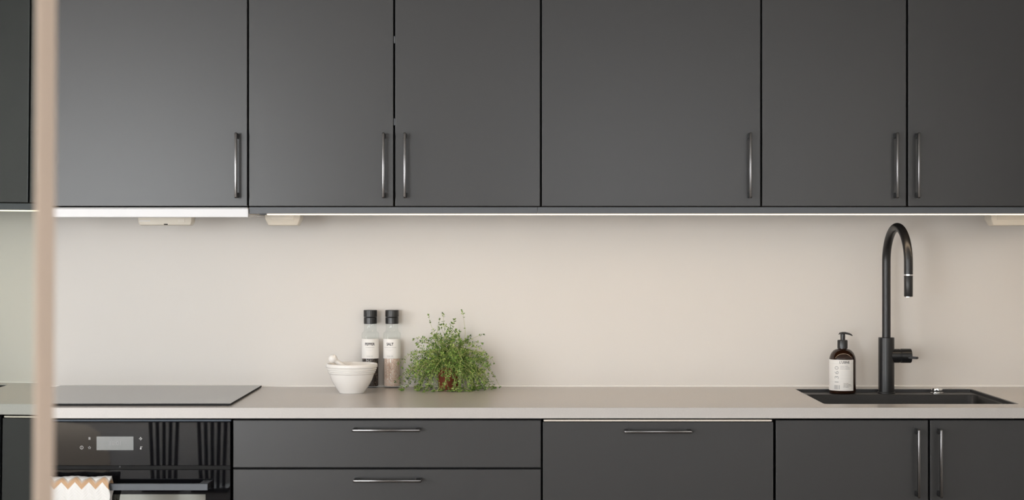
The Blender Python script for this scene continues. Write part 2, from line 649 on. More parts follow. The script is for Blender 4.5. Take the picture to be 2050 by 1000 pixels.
def upper(label, x0, x1, doors, z0=None):
    z0 = z0 if z0 is not None else ZD0 - 0.004
    t = thing('wall_cabinet', label, 'cabinet', ((x0 + x1) / 2, YW, ZD0), UG)
    k = 0.016
    y0, y1 = DU + TH + 0.002, YW - 0.001
    obj('carcass', B((x0, x0 + k, y0, y1, z0, ZD1), (x1 - k, x1, y0, y1, z0, ZD1), (x0 + k, x1 - k, y0, y1, ZD1 - k, ZD1),
                     (x0 + k, x1 - k, y0, y1, z0, z0 + k), (x0 + k, x1 - k, y1 - 0.006, y1, z0 + k, ZD1 - k), (x0 + k, x1 - k, y0, y0 + 0.004, z0 + k, ZD1 - k)), M_gap, t)
    for (a, b, hx) in doors:
        d = obj('door', B((a, b, DU, DU + TH, ZD0, ZD1)), M_front, t, bevel=0.0014)
        if hx is not None:
            bar_handle(d, hx, (PZ(265.2, 4.66) + PZ(396.8, 4.66)) / 2, DU, True, PZ(265.2, 4.65) - PZ(396.8, 4.65))
    return t


def U(px):
    return PX(px, DU)


def HX(px):
    return PX(px, DU - 0.036)


upper('narrow charcoal wall cabinet left of the extractor hood cabinet', U(56) - 0.40, U(56) - 0.0005, [(U(56) - 0.398, U(56) - 0.002, None)])
upper('charcoal wall cabinet directly above the white extractor hood', U(56) + 0.0005, U(496.6) - 0.0005, [(U(58), U(494.9), HX(471.6))], z0=PZ(412.6, DU) + 0.004)
tc_ = upper('charcoal double wall cabinet with two latch tabs showing in the centre gap', U(496.6) + 0.0005, U(1083) - 0.0005, [(U(498.4), U(787.4), HX(767.3)), (U(791.2), U(1081.3), HX(810.2))])
for y in (79, 243.5):
    obj('latch_tab', B((U(787.9), U(790.7), DU + 0.003, DU + 0.02, PZ(y + 7, DU), PZ(y - 7, DU))), M_val, tc_, bevel=0.0006)
upper('wide single-door charcoal wall cabinet above the bare worktop right of the plant', U(1083) + 0.0005, U(1524) - 0.0005, [(U(1085), U(1522.4), HX(1503.3))])
upper('charcoal double wall cabinet above the black sink and tap', U(1524) + 0.0005, U(2110) - 0.0005, [(U(1525.8), U(1814.3), HX(1797.8)), (U(1818.4), U(2108), HX(1840.8))])
upper('charcoal wall cabinet at the far right by the side wall', U(2110) + 0.0005, XR - 0.003, [(U(2112), XR - 0.006, None)])

# valance strips under the uppers, with the LED profile beneath
ZV1, ZV0 = PZ(416.4, DU), PZ(427.6, DU)
for (a, b, lab) in ((U(498.6), U(1076.0), 'slate grey valance strip under the double wall cabinet, left piece'),
                    (U(1076.4), XR - 0.004, 'slate grey valance strip under the right-hand wall cabinets, longer piece')):
    tag(obj('valance_strip', B((a, b, DU + 0.0015, DU + 0.018, ZV0, ZV1 + 0.003)), M_val, bevel=0.0008), lab, 'trim', 'valance strips')
tag(obj('valance_strip', B((U(56) - 0.40, U(56) - 0.001, DU + 0.0015, DU + 0.018, ZV0, ZV1 + 0.003)), M_val, bevel=0.0008), 'short slate grey valance strip left of the extractor hood', 'trim', 'valance strips')
led = thing('led_strip', 'thin glowing warm white LED strip along the valance underside', 'light', (U(1290), DU + 0.012, PZ(430.2, DU)))
obj('front_lens', B((U(534), XR - 0.005, DU + 0.004, DU + 0.0055, PZ(430.2, DU), ZV0 - 0.0003)), M_led, led)
obj('diffuser', B((U(534), XR - 0.005, DU + 0.0057, DU + 0.026, PZ(430.0, DU) + 0.0004, ZV0 - 0.0003)), M_ledb, led)
obj('profile', B((U(519), U(534), DU + 0.004, DU + 0.016, PZ(429.8, DU), ZV0 - 0.0003)), M_black, led, bevel=0.0006)

# ------------------------------------------------------------------ extractor hood and the boxes under the cabinets
hx0, hx1 = U(56) + 0.001, U(497.4)
t = thing('extractor_hood', 'slim built-in extractor hood with bright white front edge', 'extractor hood', ((hx0 + hx1) / 2, 4.86, PZ(434.5, DU)))
hz0, hz1 = PZ(434.6, DU - 0.004), PZ(417.2, DU - 0.004)
obj('front_panel', B((hx0, hx1, DU - 0.004, DU + 0.016, hz0, hz1)), M_hood, t, bevel=0.0022, segs=3)
obj('body', B((hx0 + 0.004, hx1 - 0.004, DU + 0.017, YW - 0.03, hz0 + 0.006, hz1 + 0.004)), M_white, t, bevel=0.002)
for k in range(2):
    cxx = hx0 + 0.15 + k * 0.30
    g = obj('grease_filter', B((cxx - 0.13, cxx + 0.13, DU + 0.05, YW - 0.09, hz0 + 0.004, hz0 + 0.0065)), M_steel, t, bevel=0.0008)

dg_ = 4.80
gx0, gx1 = PX(276, dg_), PX(391, dg_ + 0.05)
gz0, gz1 = PZ(450.8, dg_), hz0 + 0.006
t = thing('stove_guard_sensor', 'long cream white sensor box under the extractor hood', 'sensor', ((gx0 + gx1) / 2, dg_ + 0.02, gz0))


def wedge_box(x0, x1, y0, y1, z0, z1, inx, iny, r=0.003):
    """box whose lower part is chamfered inwards"""
    zm = z0 + (z1 - z0) * 0.42
    rings = []
    for z, i, j in ((z1, 0, 0), (zm, 0.0006, 0.0), (z0 + 0.002, inx * 0.9, iny * 0.9), (z0, inx + 0.0022, iny + 0.0022)):
        rings.append([(x, y, z) for x, y in rrect(x0 + i, x1 - i, y0 + j, y1 - j, r, 4)])
    return loft(rings)


obj('case', wedge_box(gx0, gx1, dg_, dg_ + 0.05, gz0, gz1, 0.005, 0.002), M_cream, t, smooth=True, auto=35)
obj('button', B((PX(356, dg_), PX(370, dg_), dg_ - 0.0012, dg_ + 0.001, PZ(445, dg_), PZ(437, dg_))), M_cream, t, bevel=0.0008)
obj('slot', B((PX(328, dg_), PX(335.5, dg_), dg_ + 0.0006, dg_ + 0.004, PZ(449.8, dg_), PZ(447.6, dg_))), M_gap, t)
obj('rib', B((PX(279, dg_), PX(301, dg_), dg_ - 0.0008, dg_ + 0.001, PZ(442.6, dg_), PZ(441.2, dg_))), M_hood, t, bevel=0.0003)

ds = 4.86
ZCB = ZD0 - 0.004
for (p0, p1, lab, cab) in ((530, 607.5, 'cream angled socket box under the cabinets beside the hood', True),
                           (1970, 2062, 'cream angled socket box under the cabinets at far right', False)):
    x0, x1 = PX(p0, ds if cab else ds + 0.07), PX(p1, ds + 0.07 if cab else ds)
    z0 = PZ(451.2, ds)
    t = thing('socket_box', lab, 'socket box', ((x0 + x1) / 2, ds + 0.03, z0), 'socket boxes under the wall cabinets')
    c = obj('case', wedge_box(x0, x1, ds, ds + 0.07, z0, ZCB, 0.0095, 0.006), M_cream, t, smooth=True, auto=35)
    obj('cover', B((x0 + 0.018, x1 - 0.018, ds - 0.0012, ds + 0.002, z0 + 0.016, ZCB - 0.004)), M_cream, t, bevel=0.001)
    if cab:
        obj('cable', tube([(x0 + 0.004, ds + 0.03, ZCB - 0.012), (x0 - 0.02, ds + 0.02, ZCB - 0.009), (x0 - 0.043, ds + 0.02, ZCB - 0.006), (x0 - 0.06, ds + 0.025, ZCB - 0.003)], 0.0032, 8), M_cream, t, smooth=True)

# ------------------------------------------------------------------ worktop, sink, hob
WX0, WX1 = -1.71, XR - 0.002
SX0, SX1, SY0, SY1 = 0.829, 1.344, 4.53, 5.0
outer = [(WX0, DW), (WX1, DW), (WX1, YW - 0.001), (WX0, YW - 0.001)]
hole = rrect(SX0, SX1, SY0, SY1, (0.014, 0.004, 0.004, 0.004), 6)
bm = plate_hole(outer, hole, PZ(837.0, DW), ZT)
ed = [e for e in bm.edges if abs(e.verts[0].co.y - DW) < 1e-5 and abs(e.verts[1].co.y - DW) < 1e-5 and abs(e.verts[0].co.z - e.verts[1].co.z) < 1e-5]
bmesh.ops.bevel(bm, geom=ed, offset=0.0012, segments=2, profile=0.5, affect='EDGES')
tag(obj('worktop', bm, M_top), 'long taupe stone-look worktop running the length of the kitchen', 'worktop')

ZL = E - 0.437                       # ledge of the sink
LY = 4.915
t = thing('sink', 'black composite sink sunk into the worktop under the tap', 'sink', ((SX0 + SX1) / 2, (SY0 + SY1) / 2, ZT - 0.21))
i_ = 0.0006
ring_o = lambda z, g=0.0: [(x, y, z) for x, y in rrect(SX0 + i_ + g, SX1 - i_ - g, SY0 + i_ + g, SY1 - i_ - g, (0.013, 0.004, 0.004, 0.004), 6)]
# the rim collar just below the worktop surface
bm = bmesh.new()
loft([ring_o(ZT - 0.0012), ring_o(ZT - 0.03)], bm, False, False)
loft([ring_o(ZT - 0.0012), ring_o(ZT - 0.0016, 0.004), ring_o(ZL - 0.001, 0.0045)], bm, False, False)
obj('rim', bm, M_sink, t, smooth=True, auto=30)
# ledge and bowl
bo = [(SX0 + 0.0045, SY0 + 0.0045), (SX1 - 0.0045, SY0 + 0.0045), (SX1 - 0.0045, SY1 - 0.0045), (SX0 + 0.0045, SY1 - 0.0045)]
bi = rrect(SX0 + 0.010, SX1 - 0.010, SY0 + 0.008, LY - 0.002, 0.028, 8)
obj('ledge', plate_hole(bo, bi, ZL - 0.004, ZL), M_sink, t)
rings = []
for z, g in ((ZL, 0.0), (ZL - 0.003, 0.0015), (ZL - 0.15, 0.006), (ZL - 0.172, 0.012), (ZL - 0.18, 0.026)):
    rings.append([(x, y, z) for x, y in rrect(SX0 + 0.010 + g, SX1 - 0.010 - g, SY0 + 0.008 + g, LY - 0.002 - g, 0.030, 8)])
obj('bowl', loft(rings, None, False, True), M_sink, t, smooth=True, auto=50)
obj('drain', lathe([(0.0, 0.004), (0.03, 0.004), (0.043, 0.002), (0.045, 0.0), (0.0, 0.0)], 1.087, 4.73, ZL - 0.18, 32), M_chrome, t, smooth=True, auto=40)

kx = PX(1875.5, 4.955)
t = thing('drain_knob', 'small chrome drain knob on the sink ledge right of the tap', 'knob', (kx, 4.955, ZL))
obj('base_ring', lathe([(0.0, 0.0), (0.0185, 0.0), (0.0185, 0.002), (0.017, 0.003), (0.0, 0.003)], kx, 4.955, ZL, 40), M_chrome, t, smooth=True, auto=40)
bm = bmesh.new()
n = 40
prof = [(0.0, 0.003), (0.0155, 0.003), (0.0165, 0.005), (0.0165, 0.0125), (0.0155, 0.0145), (0.012, 0.015), (0.0, 0.0152)]
lathe(prof, kx, 4.955, ZL, n, bm)
for v in bm.verts:
    d = Vector((v.co.x - kx, v.co.y - 4.955))
    if 0.016 < d.length and 0.004 < v.co.z - ZL < 0.013:
        a = math.atan2(d.y, d.x)
        f = 1 - 0.06 * (math.cos(a * 10) > 0)
        v.co.x, v.co.y = kx + d.x * f, 4.955 + d.y * f
obj('grip', bm, M_chrome, t, smooth=True, auto=35)

hz = E - 0.422
t = thing('induction_hob', 'flat black glass induction hob lying on the worktop', 'hob', (-1.02, 4.76, ZT))
obj('glass_plate', B((-1.319, -0.7285, 4.483, 5.045, hz - 0.0034, hz)), M_hob, t, bevel=0.0004)
obj('edge_band', B((-1.3196, -0.7279, 4.4824, 5.0456, hz - 0.0046, hz - 0.0007)), M_gap, t)
obj('base_frame', B((-1.312, -0.7335, 4.489, 5.04, ZT, hz - 0.0046)), M_gap, t)

# ------------------------------------------------------------------ base units
ZB1 = PZ(840.2, DB)
ZB0 = 0.115


def D_(px):
    return PX(px, DB)


def base_body(t, x0, x1, z1=None):
    k = 0.016
    y0, y1 = DB + TH + 0.002, YW - 0.003
    z1 = z1 or ZT - 0.031
    obj('carcass', B((x0, x0 + k, y0, y1, ZB0, z1), (x1 - k, x1, y0, y1, ZB0, z1), (x0 + k, x1 - k, y0, y1, ZB0, ZB0 + k), (x0 + k, x1 - k, y1 - 0.006, y1, ZB0 + k, z1),
                     (x0 + k, x1 - k, y0, y0 + 0.004, ZB0 + k, z1)), M_gap, t)


def front(name, t, a, b, z0, z1):
    return obj(name, B((a, b, DB, DB + TH, z0, z1)), M_front, t, bevel=0.0014)


BG = 'charcoal base units'
yh = DB - 0.034
# drawers
t = thing('drawer_cabinet', 'wide charcoal drawer unit between oven and dishwasher', 'cabinet', ((D_(465) + D_(1084.8)) / 2, 4.76, ZB0), BG)
base_body(t, D_(464.8), D_(1084.6))
zs = [(PZ(935.2, DB), ZB1, (773.0, 861.2)), (PZ(1140, DB), PZ(938.6, DB), (775.0, 962.4)), (ZB0 + 0.002, PZ(1143.4, DB), (775.0, 1164))]
for z0, z1, (hpx, hpy) in zs:
    d = front('drawer', t, D_(466.4), D_(1082.8), z0, z1)
    bar_handle(d, PX(hpx, yh), PZ(hpy, yh), DB, False, 0.1765)
# dishwasher
t = thing('dishwasher', 'integrated dishwasher behind a charcoal front with a steel top lip', 'dishwasher', ((D_(1086) + D_(1550)) / 2, 4.76, ZB0))
obj('tub', B((D_(1088), D_(1548), DB + TH + 0.004, YW - 0.01, ZB0, ZT - 0.037)), M_gap, t)
d = front('door_panel', t, D_(1086.6), D_(1548.4), ZB0 + 0.002, PZ(843.6, DB))
obj('steel_lip', B((D_(1088.5), D_(1545.5), DB + 0.001, DB + TH, PZ(843.2, DB), PZ(839.0, DB))), M_steel, t, bevel=0.0008)
bar_handle(d, PX(1318.4, yh), PZ(864.0, yh), DB, False, 0.1765)
# sink unit
t = thing('sink_cabinet', 'charcoal two-door base cabinet under the sink', 'cabinet', ((D_(1552) + D_(2168)) / 2, 4.76, ZB0), BG)
base_body(t, D_(1551.4), D_(2168), ZT - 0.24)
for a, b, hpx in ((1553.4, 1858.2, 1840.4), (1862.2, 2166, 1885.3)):
    d = front('door', t, D_(a), D_(b), ZB0 + 0.002, ZB1)
    bar_handle(d, PX(hpx, yh), (PZ(857.5, yh) + PZ(997.5, yh)) / 2, DB, True, 0.1775)
t = thing('base_cabinet', 'charcoal base cabinet right of the sink cabinet', 'cabinet', ((D_(2170) + XR) / 2, 4.76, ZB0), BG)
base_body(t, D_(2169), XR - 0.004)
front('door', t, D_(2171), XR - 0.006, ZB0 + 0.002, ZB1)
# left of the oven
OX0, OX1 = D_(0.5), D_(463.4)
t = thing('base_cabinet', 'narrow charcoal base cabinet left of the oven', 'cabinet', (OX0 - 0.2, 4.76, ZB0), BG)
base_body(t, OX0 - 0.374, OX0 - 0.002)
front('door', t, OX0 - 0.372, OX0 - 0.003, ZB0 + 0.002, ZB1)
t = thing('oven_housing', 'charcoal cabinet housing with a low drawer under the oven', 'cabinet', ((OX0 + OX1) / 2, 4.76, ZB0), BG)
obj('carcass', B((OX0, OX1, DB + 0.022, YW - 0.003, ZB0, 0.262)), M_gap, t)
front('drawer', t, OX0 + 0.002, OX1 - 0.002, ZB0 + 0.002, 0.262)
tag(obj('plinth', B((OX0 - 0.374, XR - 0.002, DB + 0.06, DB + 0.076, 0.0, ZB0 - 0.002)), M_carc), 'dark plinth board under the base cabinets', 'plinth')

# ------------------------------------------------------------------ oven
OZ0, OZ1 = 0.268, PZ(838.6, DB)
DG = DB - 0.010                       # face of the glass
ox0, ox1 = OX0 + 0.003, PX(461.2, DG)
t = thing('built_in_oven', 'black glass built-in oven with a display and a flat bar handle', 'oven', ((ox0 + ox1) / 2, 4.76, OZ0))
obj('body', B((OX0 + 0.0125, OX1 - 0.0125, DB + 0.024, YW - 0.02, OZ0 + 0.01, OZ1 - 0.012), (ox0 + 0.002, ox1 - 0.002, DB + 0.001, DB + 0.024, OZ0 + 0.004, OZ1 - 0.002)), M_gap, t)
obj('top_trim', B((ox0, ox1 + 0.001, DG + 0.002, DB + 0.01, PZ(843.0, DG), PZ(839.3, DG))), mat('blue_grey_trim', (0.045, 0.06, 0.08), 0.45, metal=0.2, noise=(30, 0.2, (0.04, 0.055, 0.072))), t, bevel=0.0006)
cz1, cz0 = PZ(843.6, DG), PZ(931.4, DG)
cp = obj('control_panel', B((ox0, ox1, DG, DB + 0.008, cz0, cz1)), M_glassblk, t, bevel=0.0009)
dsp = obj('display', B((PX(193.4, DG), PX(267.2, DG), DG - 0.0005, DG + 0.001, PZ(900.2, DG), PZ(873.0, DG))), M_disp, t)
obj('digits', flat(text_bm('18:01', 0.0155, 0.0), PX(231, DG), DG - 0.0008, PZ(886.6, DG)), M_digit, dsp)


def ring2(bm, cx, cz, r0, r1, n=24):
    a = [bm.verts.new((cx + r0 * math.cos(2 * PI * k / n), cz + r0 * math.sin(2 * PI * k / n), 0)) for k in range(n)]
    b = [bm.verts.new((cx + r1 * math.cos(2 * PI * k / n), cz + r1 * math.sin(2 * PI * k / n), 0)) for k in range(n)]
    for k in range(n):
        bm.faces.new((a[k], a[(k + 1) % n], b[(k + 1) % n], b[k]))


def star2(bm, cx, cz, r, th):
    o, i_ = [], []
    for k in range(10):
        a = PI / 2 + PI * k / 5
        q = r if k % 2 == 0 else r * 0.45
        o.append(bm.verts.new((cx + q * math.cos(a), cz + q * math.sin(a), 0)))
        i_.append(bm.verts.new((cx + q * th * math.cos(a), cz + q * th * math.sin(a), 0)))
    for k in range(10):
        bm.faces.new((o[k], o[(k + 1) % 10], i_[(k + 1) % 10], i_[k]))


def icon(draw, px, py):
    bm = bmesh.new()
    draw(bm)
    obj('icon', flat(bm, PX(px, DG), DG - 0.0006, PZ(py, DG)), M_icon, cp)


def i_info(bm):
    ring2(bm, 0, 0, 0.0036, 0.0044)
    quad2(bm, -0.0004, 0.0004, -0.002, 0.0008)
    quad2(bm, -0.0004, 0.0004, 0.0014, 0.0022)


def i_lines(bm):
    for k in range(4):
        quad2(bm, -0.0026, 0.0026, -0.003 + k * 0.0018, -0.0022 + k * 0.0018)


def i_bulb(bm):
    ring2(bm, 0, 0, 0.0016, 0.0027)
    quad2(bm, -0.0009, 0.0009, 0.0026, 0.0044)
    quad2(bm, -0.005, -0.0032, -0.0002, 0.0004)
    quad2(bm, 0.0032, 0.005, -0.0002, 0.0004)
    quad2(bm, -0.0003, 0.0003, -0.0048, -0.0032)


def i_therm(bm):
    ring2(bm, 0, -0.0022, 0.0, 0.0021)
    quad2(bm, -0.0008, 0.0008, -0.001, 0.0036)
    quad2(bm, 0.0014, 0.0046, 0.0026, 0.0034)
    quad2(bm, 0.0014, 0.0036, 0.001, 0.0016)


icon(i_lines, 179.2, 877.0)
icon(i_info, 163.6, 895.0)
icon(lambda bm: star2(bm, 0, 0, 0.0046, 0.72), 179.2, 895.4)
icon(i_bulb, 281.6, 877.4)
icon(i_therm, 281.8, 895.6)
# door
dz1 = PZ(939.4, DG)
dr = obj('oven_door', B((ox0, ox1, DG, DB + 0.012, OZ0, dz1)), M_glassblk, t, bevel=0.0009)
obj('logo', flat(text_bm('A', 0.007, 0.0), PX(238.5, DG), DG - 0.0006 + 0.010, PZ(934.6, DG)), M_disp, t)
obj('viewing_window', B((PX(110, DG), PX(411.5, DG), DG - 0.0006, DG + 0.001, OZ0 + 0.10, PZ(988.6, DG))), mat('coated_window_glass', (0.30, 0.31, 0.29), 0.02, metal=0.9, noise=(10, 0.2, (0.28, 0.29, 0.27))), dr)
HYF = 4.392
hz1, hz0 = PZ(967.6, HYF), PZ(981.0, HYF)
hxr = PX(415.6, HYF)
hxl = ox0 + (ox1 - hxr)
ha = obj('oven_handle', B((hxl, hxr, HYF, HYF + 0.012, hz0, hz1)), mat('grey_anodised_bar', (0.10, 0.108, 0.12), 0.5, metal=0.5, noise=(60, 0.2, (0.09, 0.098, 0.11))), t, bevel=0.0008)
for s, x in ((1, hxr), (-1, hxl)):
    a, b = (x - 0.024, x - 0.0005) if s > 0 else (x + 0.0005, x + 0.024)
    obj('bracket', B((a, b, HYF + 0.0115, DG + 0.001, hz0 + 0.001, hz1 - 0.001)), M_black, ha, bevel=0.001)

# ------------------------------------------------------------------ towel over the handle bar
tx1, tx0 = PX(221.0, 4.385), PX(221.0, 4.385) - 0.20
ztop = PZ(955.6, 4.385)


def cloth_sheet(x0, x1, path, nu=60, thick=0.005):
    """path: list of (y, z) points; returns a bmesh with a 'cloth' uv in metres"""
    pts = [Vector((0, y, z)) for y, z in path]
    # resample evenly
    seg = [0.0]
    for a, b in zip(pts, pts[1:]):
        seg.append(seg[-1] + (b - a).length)
    nv = int(seg[-1] / 0.0035)
    res = []
    j = 0
    for i in range(nv + 1):
        s = seg[-1] * i / nv
        while j < len(seg) - 2 and seg[j + 1] < s:
            j += 1
        f = (s - seg[j]) / (seg[j + 1] - seg[j])
        res.append((s, pts[j].lerp(pts[j + 1], f)))
    bm = bmesh.new()
    uvl = bm.loops.layers.uv.new('cloth')
    s_top = max(res, key=lambda q: q[1].z)[0]
    grid = []
    for i, (s, p) in enumerate(res):
        a = res[max(0, i - 1)][1]
        b = res[min(nv, i + 1)][1]
        tdir = (b - a).normalized()
        nrm = Vector((0, tdir.z, -tdir.y))
        row = []
        for k in range(nu + 1):
            u = k / nu
            x = x0 + (x1 - x0) * u
            wob = 0.0004 * math.sin(x * 180 * 2 + s * 20) + 0.0012 * math.sin(x * 75 + 1 + s * 35)
            edge = 0.0022 * math.sin(s * 120) * (u ** 8)
            row.append((bm.verts.new((x + edge - 0.05 * max(0, (abs(s - seg[-1] * 0.5) - 0.02)) * 0.6 * u ** 4, p.y + nrm.y * wob, p.z + nrm.z * wob)), (x1 - x, abs(s - s_top))))
        grid.append(row)
    for r0, r1 in zip(grid, grid[1:]):
        for k in range(nu):
            q = (r0[k], r0[k + 1], r1[k + 1], r1[k])
            f = bm.faces.new([v for v, _ in q])
            for lp, (_, uv) in zip(f.loops, q):
                lp[uvl].uv = uv
    return bm


path = [(4.3765, ztop - 0.32), (4.3775, ztop - 0.08), (4.376, ztop - 0.02)]
for k in range(9):
    a = PI - PI * k / 8
    path.append((4.4 + 0.022 * math.cos(a), ztop - 0.014 + 0.0135 * math.sin(a)))
path += [(4.423, ztop - 0.03), (4.4215, ztop - 0.10), (4.420, ztop - 0.24)]
tw = obj('kitchen_towel', cloth_sheet(tx0, tx1, path), M_towel, smooth=True)
md = tw.modifiers.new('thickness', 'SOLIDIFY')
md.thickness = 0.0045
md.offset = 0.0
tag(tw, 'white and tan zigzag knitted towel hanging over the oven handle', 'towel')

# ------------------------------------------------------------------ tap
TX, TY = PX(1774.4, 4.956), 4.956
t = thing('kitchen_tap', 'tall matt black gooseneck tap on the sink ledge', 'tap', (TX, TY, ZL))
obj('base_ring', lathe([(0.0, 0.0), (0.0255, 0.0), (0.0255, 0.003), (0.024, 0.0045), (0.0, 0.0045)], TX, TY, ZL, 48), M_black, t, smooth=True, auto=40)
zb = PZ(674.8, TY)
obj('body', lathe([(0.0, 0.003), (0.0228, 0.003), (0.0228, zb - ZL - 0.001), (0.0218, zb - ZL), (0.0, zb - ZL)], TX, TY, ZL, 64), M_black, t, smooth=True, auto=40)
R = 0.1
tip = Vector((PX(1818.6, TY - 2 * R), TY - 2 * R, 0))
zc = E + 0.0405 - R
pts = [(TX, TY, zb - 0.004), (TX, TY, zb + 0.06), (TX, TY, zb + 0.12), (TX, TY, zc - 0.03)]
for k in range(25):
    a = PI * k / 24
    f = (1 - math.cos(a)) / 2
    pts.append((TX + (tip.x - TX) * f, TY + (tip.y - TY) * f, zc + R * math.sin(a)))
zr = PZ(549.4, tip.y)
pts += [(tip.x, tip.y, (zc + zr) / 2), (tip.x, tip.y, zr + 0.0008)]
obj('spout', tube(pts, 0.0122, 32), M_black, t, smooth=True, auto=50)
obj('chrome_ring', lathe([(0.0, 0.0), (0.0119, 0.0), (0.0119, 0.0032), (0.0, 0.0032)], tip.x, tip.y, zr - 0.0022, 40), M_chrome, t, smooth=True, auto=40)
z0 = PZ(593.0, tip.y)
sp = obj('spray_head', lathe([(0.0, 0.0), (0.0116, 0.0), (0.0121, 0.001), (0.0121, zr - 0.0024 - z0 - 0.001), (0.0116, zr - 0.0024 - z0), (0.0, zr - 0.0024 - z0)], tip.x, tip.y, z0, 40), M_black, t, smooth=True, auto=50)
obj('aerator', lathe([(0.0, 0.0), (0.0092, 0.0), (0.011, 0.0006), (0.011, 0.0028), (0.0, 0.0028)], tip.x, tip.y, z0 - 0.0024, 32), M_chrome, sp, smooth=True, auto=40)
zl = PZ(711.6, TY)


def xcyl(x0, x1, r, b=0.001, n=40):
    return tube([(x0, TY, zl), (x0 + 1e-4, TY, zl), (x0 + b, TY, zl), (x1 - b, TY, zl), (x1 - 1e-4, TY, zl), (x1, TY, zl)], [r - b, r - b, r, r, r - b, r - b], n)


obj('valve_neck', xcyl(TX + 0.012, PX(1801.0, TY), 0.0203), M_black, t, smooth=True, auto=40)
obj('valve_joint', xcyl(PX(1800.0, TY), PX(1803.0, TY), 0.0188, 0.0004), M_blackpl, t, smooth=True, auto=40)
hub = obj('valve_cap', xcyl(PX(1802.2, TY), PX(1823.8, TY), 0.0206, 0.0016), M_black, t, smooth=True, auto=40)
bm = B((-0.004, 0.040, -0.0065, 0.0065, -0.0034, 0.0034))
bmesh.ops.bevel(bm, geom=bm.edges[:], offset=0.0014, segments=2, affect='EDGES')
ang = math.radians(-42)
for v in bm.verts:
    x, y, z = v.co
    v.co = Vector((PX(1811.0, TY) + x * math.cos(ang) - y * math.sin(ang), TY - 0.006 + x * math.sin(ang) + y * math.cos(ang), PZ(713.8, TY) + z - 0.045 * max(0, x) * 0.6))
obj('lever', bm, M_black, t, smooth=True, auto=40)

# ------------------------------------------------------------------ soap bottle
sx, sy = PX(1686.6, 4.958), 4.958
s_ = 4.958 / F
r = 26.4 * s_
H = lambda py: (PZ(py, sy) - ZL)
t = thing('soap_dispenser', 'brown glass pump bottle of hand soap with white label on the sink ledge', 'soap bottle', (sx, sy, ZL))
hs = H(722)
prof = [(0.0, 0.0), (r - 0.005, 0.0), (r - 0.0015, 0.0015), (r, 0.006), (r, hs)]
for k in range(1, 11):
    a = 0.5 * PI * k / 10
    prof.append((0.0125 + (r - 0.0125) * math.cos(a), hs + (H(697.5) - hs) * math.sin(a)))
prof += [(0.0125, H(692)), (0.0, H(692))]
obj('bottle', lathe(prof, sx, sy, ZL, 64), M_amber, t, smooth=True, auto=40)
obj('collar', lathe([(0.0, H(696.6)), (0.0147, H(696.6)), (0.0147, H(681.6)), (0.0136, H(679.8)), (0.0, H(679.6))], sx, sy, ZL, 48), M_blackpl, t, smooth=True, auto=40)
obj('pump_neck', lathe([(0.0, H(680.6)), (0.0068, H(680.6)), (0.0068, H(668)), (0.0, H(668))], sx + 0.0008, sy, ZL, 32), M_blackpl, t, smooth=True, auto=40)
# pump head: a flat nozzle, curving down to the right
rings = []
for px_, py_, hw, hh in ((1679.0, 668.5, 0.003, 0.0012), (1681.0, 666.8, 0.0068, 0.0026), (1686, 665.9, 0.0082, 0.0033), (1692, 666.0, 0.0076, 0.0033), (1699, 667.4, 0.0056, 0.0029), (1704, 669.4, 0.0046, 0.0025), (1706.4, 671.2, 0.0036, 0.0014)):
    rings.append([(PX(px_, sy), sy + hw * math.cos(2 * PI * k / 16), PZ(py_, sy) + hh * math.sin(2 * PI * k / 16)) for k in range(16)])
obj('pump_head', loft(rings), mat('grey_pump_plastic', (0.045, 0.045, 0.045), 0.35, noise=(40, 0.2, (0.05, 0.05, 0.05))), t, smooth=True, auto=60)
# label: 47 px wide, turned to the left
lw, lh0, lh1 = 0.090, H(779.6), H(718.2)
LR = r + 0.0003
la = -0.21
bm = bmesh.new()
nseg = 40
a0, a1 = math.asin(-0.985) - math.atan2(sx, sy), math.asin((1707.6 - 1686.6) / 26.4) - math.atan2(sx, sy)
vv = []
for k in range(nseg + 1):
    a = a0 + (a1 - a0) * k / nseg
    vv.append((bm.verts.new((sx + LR * math.sin(a), sy - LR * math.cos(a), ZL + lh0)), bm.verts.new((sx + LR * math.sin(a), sy - LR * math.cos(a), ZL + lh1))))
for a, b in zip(vv, vv[1:]):
    bm.faces.new((a[0], b[0], b[1], a[1]))
lab = obj('label', bm, M_paper, t, smooth=True)
TR = r + 0.0006


def A_(px):
    return math.asin(max(-0.99, min(0.99, (px - 1686.6) / 26.4))) - math.atan2(sx, sy)


def soap_text(s, size, px, py, material, bold=0.0, align='LEFT', rot=False, sp=1.0, sxk=1.0):
    bm = text_bm(s, size, bold, align, sp)
    if rot:
        for v in bm.verts:
            v.co = Vector((-v.co.y, v.co.x * 1.25, 0))
    else:
        for v in bm.verts:
            v.co.x *= sxk
    return obj('lettering', wrap(bm, sx, sy, ZL + H(py), TR, A_(px), False), material, lab)


